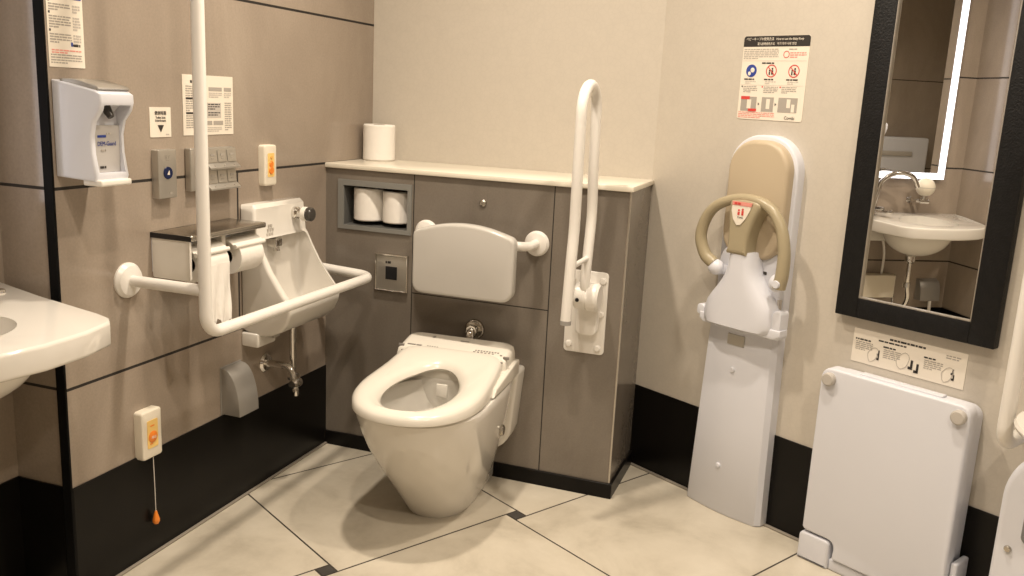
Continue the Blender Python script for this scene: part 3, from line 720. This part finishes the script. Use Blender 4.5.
# local x = world y, local -y = world +x
plan = [(-.285, 0), (-.262, -.20), (-.236, -.36), (-.225, -.398), (-.195, -.412), (-.10, -.432), (.0, -.440), (.10, -.434), (.175, -.418), (.200, -.400), (.212, -.37), (.232, -.345), (.275, 0)]
plan = [(-.322, 0), (-.322, -.10), (-.312, -.24), (-.292, -.290), (-.250, -.340), (-.17, -.395), (-.08, -.427), (.0, -.440), (.10, -.436), (.178, -.417), (.205, -.392), (.222, -.350), (.258, -.15), (.280, 0)]
b = MB(); b.prism(plan[::-1], .004, .057, axis='z', bev=.008, both=True, seg=4)
br = b.build('rim_top', 'porcelain', t)
ci = MB().sphere((-.03, -.21, .062), (.135, .12, .12), seg=48).build('c', 'white'); ci.parent = t
ct = MB(); ct.lathe([(0, 0), (.001, 0)]) if 0 else None
bpy.context.view_layer.update(); cut(br, ci)
for v in br.data.vertices:
    if v.co.z > .02: v.co.z += .020 * max(0, min(1, (v.co.y + .20) / .14))
bw = []
for k in range(15):
    a = R(6 * k); rr = math.cos(a); zz = .012 - .120 * math.sin(a)
    bw.append([(.01 + .165 * rr * math.cos(q), -.200 + .135 * rr * math.sin(q), zz) for q in [2 * PI * j / 40 for j in range(40)]])
inner_ = []
for k in range(14, -1, -1):
    a = R(6 * k); rr = math.cos(a); zz = .012 - .108 * math.sin(a)
    inner_.append([(.01 + .155 * rr * math.cos(q), -.200 + .124 * rr * math.sin(q), zz) for q in [2 * PI * j / 40 for j in range(40)]])
MB().loft(bw + inner_, cap=False).build('bowl', 'porcelain', t)
MB().box(.06, .22, -.07, -.0, -.06, .006, bev=.01).box(-.22, -.06, -.07, -.0, -.06, .006, bev=.01).build('wall_bracket', 'porcelain', t)
MB().lathe([(0, 0), (.020, 0), (.024, -.006), (.024, -.03), (.012, -.04), (0, -.04)], loc=(.04, -.215, -.103)).build('waste_fitting', 'chrome', t)
MB().box(-.006, .020, -.096, -.0945, .030, .036).build('overflow_slot', 'dark', t)
MB().tube(bez([(.04, -.215, -.14), (.035, -.21, -.24), (.01, -.185, -.34), (.03, -.10, -.46)], 8), .011).lathe([(0, .012), (.018, .012), (.018, -.012), (0, -.012)], loc=(.035, -.208, -.25), seg=20).build('waste_pipe', 'chrome', t)

t = thing('basin_tap', 'chrome gooseneck tap on the back deck of the wide washbasin', 'tap', (-.095, -1.235, .774), R(90))
MB().lathe([(0, 0), (.024, 0), (.024, .008), (.019, .014), (.017, .05), (0, .05)]).build('base', 'chrome', t)
MB().tube(bend([(0, 0, .03), (-.012, -.01, .13)], .03) + bez([(-.02, -.012, .16), (-.055, -.018, .190), (-.11, -.025, .205), (-.17, -.032, .188), (-.20, -.036, .140)], 6), .0115).build('spout', 'chrome', t)
MB().tube([(0, -.005, .03), (-.030, -.045, .030)], [.012, .008]).box(-.052, -.020, -.095, -.04, .012, .026, bev=.005).build('lever', 'chrome', t)

t = thing('ball_soap_dispenser', 'cream ball-shaped soap dispenser on a chrome bracket above the washbasin', 'soap dispenser', (WREC, -1.502, .842), R(90))
MB().sphere((0, -.070, .070), .045, seg=32).build('ball', 'off_white', t)
MB().lathe([(.0452, -.001), (.0452, .001)], loc=(0, -.07, .068)).build('seam', 'ink_grey', t)
MB().tube([(.03, -.0, .0), (.03, -.06, .0), (-.01, -.075, .01)], .008).lathe([(0, 0), (.016, 0), (.016, .02), (0, .02)], loc=(0, -.07, .008), seg=20).tube([(-.02, -.08, -.0), (.025, -.075, .0)], .010).lathe([(0, 0), (.018, 0), (.014, .006), (0, .006)], axis='y', loc=(.03, 0, 0), seg=20).build('bracket', 'chrome', t)

# LED mirror on the recess wall
t = thing('backlit_mirror', 'tall mirror with a glowing white light band above the washbasin', 'mirror', (WREC, -1.422, .948), R(90))
W2, HM = .205, 1.05
MB().box(-W2, W2, -.020, -.002, 0, HM).build('backing', 'alu', t)
MB().box(-W2 + .034, W2 - .034, -.0215, -.0200, .030, HM - .030).build('glass', 'mirror', t)
f = MB(); f.box(-W2, W2, -.024, -.020, 0, .030).box(-W2, W2, -.024, -.020, HM - .030, HM).box(-W2, -W2 + .034, -.024, -.020, .030, HM - .030).box(W2 - .034, W2, -.024, -.020, .030, HM - .030)
f.build('light_band', 'led', t)

t = thing('water_heater_box', 'white box unit fixed to the wall beneath the washbasin', 'box unit', (WREC, -1.335, .352), R(90))
MB().box(-.085, .085, -.06, 0, 0, .115, bev=.005).build('case', 'off_white', t)
MB().tube(bez([(-.02, -.03, .11), (-.02, -.03, .22), (.02, -.05, .33)], 6), .006).build('supply_hose', 'rail', t)
MB().tube([(-.088, -.03, .03), (-.088, -.05, .0), (-.09, -.05, -.03)], .008).build('valve', 'chrome', t)
quarter_cover('grey hood with hose under the washbasin seen in the mirror', (WREC, -1.632, .335), R(90), s=.75, w=.11, hose=True)

# ================================================================== RIGHT WALL
# how-to sign
t, w, h = sheet('child_seat_sign', 'white how-to sign with black header above the folded child seat', .311, .530, 1.214, 1.451, RWf, .006)
b = MB()
b.prism(rrect(-w / 2, w / 2, h - .030, h, (.0005, .0005, .008, .008)), -.0020, -.0015, m='ink')
b.text('ベビーキープの使用方法', .0095, -w / 2 + .008, h - .012, 'sign', -.0024, sx=.9).text('How to use the Baby Keep', .0092, .0, h - .012, 'sign', -.0024, sx=.88)
b.text('婴儿座椅使用方法', .0085, -.062, h - .025, 'sign', -.0024, sx=.85).text('아기 의자 사용 방법', .0085, .004, h - .025, 'sign', -.0024, sx=.9)
b.greek(-w / 2 + .004, .012, h - .036, 6, .0052, .0024, 'ink_grey')
b.ring(.038, h - .052, .010, .002, 'ink_red').greek(.05, w / 2 - .008, h - .046, 3, .006, .003, 'ink_pink').greek(.045, w / 2 - .02, h - .036, 1, .006, .003, 'ink_grey')
b.greek(-.04, .03, h - .074, 1, .006, .004, 'ink')
b.bar(-w / 2 + .003, w / 2 - .004, h - .0698, h - .0692, 'ink_lite')
b.lathe([(0, .0024), (.018, .0024), (.018, .0015)], axis='y', loc=(-.074, 0, h - .098), m='ink_blue', seg=28)
b.sphere((-.070, -.0024, h - .096), (.007, .0005, .007), m='sign', seg=12).sphere((-.080, -.0024, h - .106), (.005, .0005, .006), m='sign', seg=12)
for cx in (-.006, .068):
    b.ring(cx, h - .098, .018, .0028, 'ink_red')
    b.box(-.016, .016, -.0028, -.0024, -.0012, .0012, m='ink_red', mtx=Matrix.Translation((cx, 0, h - .098)) @ Matrix.Rotation(R(45), 4, 'Y'))
    b.sphere((cx + .003, -.002, h - .092), (.003, .0004, .003), m='ink', seg=10).box(cx + .000, cx + .006, -.0024, -.002, h - .108, h - .096, m='ink')
    b.sphere((cx - .006, -.002, h - .097), (.0025, .0004, .0025), m='ink', seg=10).box(cx - .008, cx - .004, -.0024, -.002, h - .109, h - .1, m='ink')
for cx in (-.074, -.006, .068): b.greek(cx - .022, cx + .022, h - .120, 1, .01, .004, 'ink').greek(cx - .018, cx + .018, h - .127, 2, .005, .0024, 'ink_lite')
b.bar(-w / 2 + .003, w / 2 - .006, h - .1385, h - .138, 'ink_lite')
for i, x0 in enumerate((-.100, -.030, .030)):
    b.bar(x0 - .003, x0 + .001, h - .145, h - .141, 'ink_red' if i else 'ink'); b.greek(x0 + .004, x0 + .052, h - .142, 4, .005, .0024, 'ink_grey')
for x0, x1 in ((-.100, -.046), (-.028, .012), (.028, .090)): b.bar(x0, x1, h - .213, h - .172, 'ink_grey')
b.bar(-.100, -.070, h - .180, h - .171, 'ink_red', -.0024).bar(-.072, -.044, h - .214, h - .206, 'ink_red', -.0024)
b.bar(-.078, -.064, h - .206, h - .18, 'sign', -.0022).bar(-.012, .0, h - .205, h - .177, 'sign', -.0022).bar(.056, .068, h - .20, h - .176, 'sign', -.0022).bar(.072, .082, h - .212, h - .19, 'sign', -.0022)
for x0 in (-.040, .017): b.prism([(x0, h - .188), (x0 + .005, h - .192), (x0, h - .196)], -.0024, -.0016, m='ink')
b.greek(-w / 2 + .004, .02, h - .216, 4, .0048, .0022, 'ink_pink')
b.text('Combi', .0125, .052, h - .232, 'ink', -.0024)
b.build('printed_text', None, t)

# wall child seat
t = thing('folding_child_seat', 'white wall-mounted child safety seat with tan padded back and curved tan arms', 'child seat', on_right(.443), TH)
# tall housing
def slabpts(z, hw): return None
rings = []
for z, hw, d in ((0, .137, .058), (.006, .140, .062), (.30, .131, .062), (.60, .122, .062), (.615, .118, .058)):
    P = [(-hw, 0), (-hw, -d * .55), (-hw + .012, -d * .80)]
    P += [(-hw + .012 + (2 * hw - .024) * k / 12, -d * (.80 + .20 * math.sin(PI * k / 12))) for k in range(1, 12)]
    P += [(hw - .012, -d * .80), (hw, -d * .55), (hw, 0)]
    rings.append([(x - .006 - .009 * (1 - z / .6), y, z) for x, y in P])
MB().loft(rings).build('lower_housing', 'white', t)
MB().prism(rrect(-.120, .116, .60, 1.172, (.01, .01, .105, .105), 10), -.034, 0, bev=.006, seg=3).build('back_shell', 'white', t)
MB().prism(rrect(-.100, .104, .815, 1.158, (.07, .07, .088, .088), 12), -.066, -.030, bev=.014, seg=5).build('back_cushion', 'tan', t)
MB().prism(rrect(-.110, .112, .61, .86, (.02, .02, .08, .08), 8), -.050, -.030, bev=.006).build('inner_cover', 'white', t)
sh = [(-.043, .835), (-.050, .80), (-.075, .755), (-.108, .705), (-.128, .66), (-.134, .635), (-.124, .614), (-.09, .606), (.0, .602), (.10, .604), (.124, .61), (.132, .622), (.130, .66), (.120, .70), (.092, .745), (.058, .785), (.040, .835)]
sh = [(p.x, p.y) for p in bez([(a, b_, 0) for a, b_ in sh], 4)]
rowsP = [(.604, -.118, .112), (.612, -.128, .124), (.626, -.132, .130), (.65, -.130, .130), (.675, -.123, .124), (.70, -.106, .108), (.725, -.086, .088), (.75, -.068, .069), (.775, -.055, .054), (.80, -.048, .047), (.82, -.046, .044), (.838, -.043, .039)]
rr_ = []
for i, (z, xl, xr) in enumerate(rowsP):
    xm, hw_ = (xl + xr) / 2, (xr - xl) / 2; dd = .058 if i else .045; row = []
    for k in range(25):
        u = -1 + 2 * k / 24; row.append((xm + hw_ * math.copysign(abs(u) ** .8, u), -.055 - dd * (1 - abs(u) ** 3.2) ** .55, z))
    row += [(xr - .004, -.045, z), (xl + .004, -.045, z)]
    rr_.append(row)
MB().loft(rr_).build('folded_seat', 'white', t, ang=50)
MB().prism([(-.135, .612), (-.120, .600), (.13, .600), (.150, .612), (.150, .63), (-.135, .63)], -.088, -.050, bev=.004).prism(rrect(.118, .146, .600, .685, (.008, .008, .010, .014)), -.085, -.045, bev=.003).prism(rrect(-.148, -.122, .620, .652, (.008, .008, .010, .010)), -.085, -.045, bev=.003).build('seat_lip', 'white', t)
col = [(-.040, .828), (-.041, .90), (-.044, .975), (-.02, .990), (.04, .990), (.062, .975), (.043, .93), (.029, .88), (.026, .828)]
col = [(p.x, p.y) for p in bez([(a, b_, 0) for a, b_ in col], 4)]
MB().pillow(col, -.118, -.062, .012).build('center_post', 'tan_dark', t)
arm = [(-.100, -.088, .785), (-.132, -.092, .81), (-.150, -.096, .862), (-.134, -.098, .920), (-.096, -.10, .962), (-.03, -.10, .988), (.035, -.10, .990), (.088, -.10, .970), (.124, -.10, .925), (.142, -.10, .860), (.144, -.10, .80), (.138, -.10, .755)]
ap = bez(arm, 6); nA = len(ap)
MB().tube(ap, [.014 + .005 * min(1, abs(2 * k / nA - 1) * 1.2) for k in range(nA)]).build('arm_hoop', 'tan_dark', t)
MB().sphere((-.093, -.085, .775), (.026, .022, .024)).tube([(-.093, -.085, .775), (-.06, -.05, .76)], .016).build('arm_pivot', 'white', t)
MB().sphere((.118, -.085, .765), (.020, .020, .026)).lathe([(0, .122), (.010, .122), (.012, .118), (.012, .10)], axis='y', loc=(.139, 0, .768), seg=20).build('arm_pivot', 'white', t)
shd = [(-.030, .980), (-.031, .955), (-.024, .932), (-.010, .915), (.002, .917), (.018, .936), (.032, .964), (.036, .980)]
b = MB(); b.prism(shd, -.1205, -.1175, m='sign').prism([(-.030, .983), (-.030, .972), (.034, .972), (.037, .983)], -.1215, -.1180, m='ink_pink')
b.greek(-.022, .028, .9805, 1, .01, .006, 'ink_red', -.1222)
for cx, s_ in ((-.006, .7), (.007, 1)):
    b.sphere((cx, -.1206, .9515 + .010 * s_), (.0035, .001, .0035), m='ink_red', seg=10).box(cx - .0035, cx + .0035, -.1215, -.1205, .945, .945 + .013 * s_, m='ink_red')
b.text('Combi', .007, .0, .936, 'ink', -.121, 'CENTER'); b.build('warning_label', None, t)
MB().box(-.039, .020, -.0655, -.060, .547, .580, bev=.0006, seg=1).build('rating_plate', 'panel_metal', t)
for px, pz in ((-.012, .470), (-.028, .155)):
    MB().lathe([(0, .068), (.007, .067), (.009, .064), (.009, .058)], axis='y', loc=(px, 0, pz), seg=20).build('screw', 'white', t)
MB().box(.108, .116, -.052, -.040, .66, .71, m='ink_lite').build('side_label', None, t)
MB().box(.048, .062, -.053, -.049, .775, .784, bev=.002).build('latch_slot', 'dark_knob', t)

# framed mirror
t = thing('framed_mirror', 'tall mirror in a wide black frame on the right wall reflecting the washbasin', 'mirror', on_right(.928, 0, .706), TH)
HF = 1.05
f = MB()
for (x0, x1, z0, z1) in ((-.209, -.147, 0, HF), (.147, .209, 0, HF), (-.147, .147, 0, .055), (-.147, .147, HF - .055, HF)): f.box(x0, x1, -.030, -.0005, z0, z1, bev=.002, seg=2)
f.build('frame', 'frame', t)
f = MB(); e_ = .0025
for (x0, x1, z0, z1) in ((-.147, -.147 + e_, .055, HF - .055), (.147 - e_, .147, .055, HF - .055), (-.147, .147, .055, .055 + e_), (-.147, .147, HF - .055 - e_, HF - .055)): f.box(x0, x1, -.0285, -.0205, z0, z1)
f.build('inner_bead', 'alu', t)
MB().box(-.147, .147, -.020, -.001, .055, HF - .055).build('glass', 'mirror', t)

# sticker above the changing board
t, w, h = sheet('changing_board_sign', 'long white sign with folding diagrams between the mirror and the changing board', .768, 1.072, .580, .673, RWf)
b = MB(); b.greek(-.05, .065, h - .008, 1, .01, .005, 'ink').greek(-.08, .085, h - .018, 1, .01, .004, 'ink')
for i, x0 in enumerate((-.145, -.065, .045)):
    z = h - (.026 if i == 0 else .032)
    b.greek(x0, x0 + .07, z, 1, .01, .004, 'ink').greek(x0 + .002, x0 + .05, z - .008, 5, .0052, .0024, 'ink_grey')
b.greek(.10, .14, h - .014, 2, .006, .003, 'ink_grey')
for cx, cz, s_ in ((-.085, .028, 1.0), (.0, .030, 1.25), (.115, .026, 1.0)):
    pts = [(cx - .018 * s_, -.0022, cz - .012), (cx - .02 * s_, -.0022, cz + .006), (cx - .005, -.0022, cz + .022 * s_), (cx + .008, -.0022, cz + .016), (cx + .002, -.0022, cz - .008), (cx - .012, -.0022, cz - .018), (cx - .018 * s_, -.0022, cz - .012)]
    b.tube(bez(pts, 3), .0007, m='ink_lite', seg=6)
for cx, cz, s_ in ((-.075, .034, .55), (-.075, .022, .55), (.016, .020, 1), (.032, .014, 1), (.122, .034, .55), (.125, .020, .55)):
    b.box(cx - .003 * s_, cx + .003 * s_, -.0026, -.0020, cz, cz + .022 * s_, m='ink').box(cx - .009 * s_, cx + .003 * s_, -.0026, -.0020, cz - .003, cz + .004 * s_, m='ink')
b.build('printed_text', None, t)

# fold-down changing board
t = thing('fold_up_changing_board', 'white fold-up changing board with two round grey stoppers below the mirror', 'changing board', on_right(.942), TH)
MB().prism(rrect(-.200, .188, .02, .556, (.01, .01, .03, .03)), -.055, -.004, bev=.005).build('back_frame', 'white', t)
bo = [(-.104, .036)] + [(x_, z_) for x_, z_ in rrect(-.203, .194, .036, .570, (.010, .012, .026, .030), 8)[9:]] + [(-.203, .112), (-.203, .098), (-.197, .091), (-.188, .089), (-.125, .089), (-.112, .086), (-.106, .078), (-.104, .066)]
MB().pillow(bo, -.096, -.056, .007).build('board', 'white', t)
MB().prism(rrect(-.10, .118, .558, .5755, .003), -.084, -.058, bev=.003, both=True).build('grip_lip', 'white', t)
MB().prism(rrect(-.210, -.116, 0, .083, (.004, .004, .012, .016)), -.096, -.004, bev=.008, seg=4).build('hinge_bracket', 'white', t)
MB().box(-.116, .206, -.088, -.004, 0, .034, bev=.006).build('base_strip', 'white', t)
MB().box(.196, .212, -.075, -.004, .0, .16, bev=.005).build('hinge_bracket', 'white', t)
for px, pz in ((-.175, .541), (.170, .541)):
    MB().lathe([(0, .112), (.0145, .112), (.018, .109), (.018, .090)], axis='y', loc=(px, 0, pz), seg=28).build('stopper', 'rubber', t)

# right stand-off rail
t = thing('stand_off_rail', 'white upright grab rail bending back into the right wall beside the mirror', 'grab rail', on_right(1.25, 0, .538), TH)
MB().tube(bend([(0, -.01, .004), (0, -.20, .0), (0, -.20, .75), (0, -.01, .75)], .045), .0165).build('rail_tube', 'rail', t)
for z in (.004, .75): MB().lathe([(0, 0), (.042, 0), (.042, .005), (.035, .014), (0, .016)], axis='y', loc=(0, 0, z)).build('flange', 'rail', t)

# pedestal basin at the right edge
t = thing('pedestal_basin', 'white rounded floor cabinet with steel screw carrying a cream-rimmed bowl at the right edge', 'basin', on_right(1.47), TH)
hw = .205
MB().prism(rrect(-hw, hw, 0, .575, (.004, .004, .15, .15), 12), -.20, -.004, bev=.016, seg=4).build('cabinet', 'white', t)
MB().lathe([(0, .206), (.006, .206), (.008, .203), (.008, .2)], axis='y', loc=(-.172, 0, .309), seg=20).build('screw', 'steel', t)
MB().prism(rrect(-.150, -.05, .335, .46, .015), -.204, -.199, bev=.001).build('slot', simple('slot_grey', (.22, .22, .23), .4), t)
b = MB(); b.lathe([(0, .543), (.10, .543), (.16, .575), (.188, .605), (.197, .612), (.200, .620), (.196, .627), (.18, .627), (.165, .61), (.10, .575), (0, .57)], loc=(0, -.201, 0), seg=48, mtx=Matrix.Diagonal((.98, .98, 1, 1))); b.build('bowl', 'porcelain', t)
# entry-side unit seen only through both mirrors
t = thing('baby_changing_station', 'large white fold-down baby changing station seen as a pale panel in the reflection', 'changing station', (XE, -3.36, .55), R(-90))
MB().box(-.36, .36, -.14, 0, 0, .52, bev=.02).build('case', 'white', t)
MB().box(-.20, .20, -.152, -.138, .36, .40, bev=.005).build('handle', 'rubber', t)

# ================================================================== CEILING LIGHTS
def downlight(x, y, power, label, size=.10, spread=150, col=(1, .86, .70)):
    t = thing('ceiling_downlight', label, 'ceiling light', (x, y, CEIL - .001), group='ceiling downlights')
    MB().lathe([(.058, 0), (.078, 0), (.078, -.004), (.062, -.006), (.058, -.002), (.058, 0)]).build('trim_ring', 'rail', t)
    MB().lathe([(0, -.0005), (.058, -.0005), (.058, -.0015), (0, -.0015)]).build('lamp_disc', 'lamp', t)
    L = bpy.data.lights.new('lamp', 'AREA'); L.shape = 'DISK'; L.size = size; L.energy = power; L.color = col; L.spread = R(spread)
    o = bpy.data.objects.new('lamp', L); COL.objects.link(o); o.parent = t; o.location = (0, 0, -.011)
    return t
downlight(.62, -.64, 17, 'round warm ceiling downlight above the toilet')
downlight(1.5, -.65, 13, 'round warm ceiling downlight above the child seat')
downlight(1.1, -1.7, 13, 'round warm ceiling downlight between the washbasin and the entry')
downlight(2.2, -2.1, 16, 'added round warm fill lamp on the unseen ceiling nearest the entry wall')  # added fill lamp, put in to brighten the dark entry side

w = bpy.data.worlds.new('World'); C.world = w; w.use_nodes = True
w.node_tree.nodes['Background'].inputs[0].default_value = (1, .9, .78, 1); w.node_tree.nodes['Background'].inputs[1].default_value = .05

# ================================================================== CAMERA
F_, yaw, pit, rol = 884.97, R(19.2312), R(-12.1169), R(2.8463)
fw = Vector((-math.sin(yaw) * math.cos(pit), math.cos(yaw) * math.cos(pit), math.sin(pit)))
rt = Vector((math.cos(yaw), math.sin(yaw), 0)); up = rt.cross(fw)
r2 = rt * math.cos(rol) + up * math.sin(rol); u2 = -rt * math.sin(rol) + up * math.cos(rol)
cam = bpy.data.cameras.new('Camera'); co = bpy.data.objects.new('Camera', cam); COL.objects.link(co)
cam.sensor_width = 36; cam.lens = F_ / 1024 * 36; cam.clip_start = .05
mt = Matrix((r2, u2, -fw)).transposed().to_4x4(); mt.translation = Vector((1.59219, -2.60875, 1.24158)); co.matrix_world = mt
C.camera = co
C.view_settings.view_transform = 'Standard'; C.view_settings.look = 'None'; C.view_settings.gamma = 1; C.view_settings.use_curve_mapping = False
C.view_settings.exposure = .15
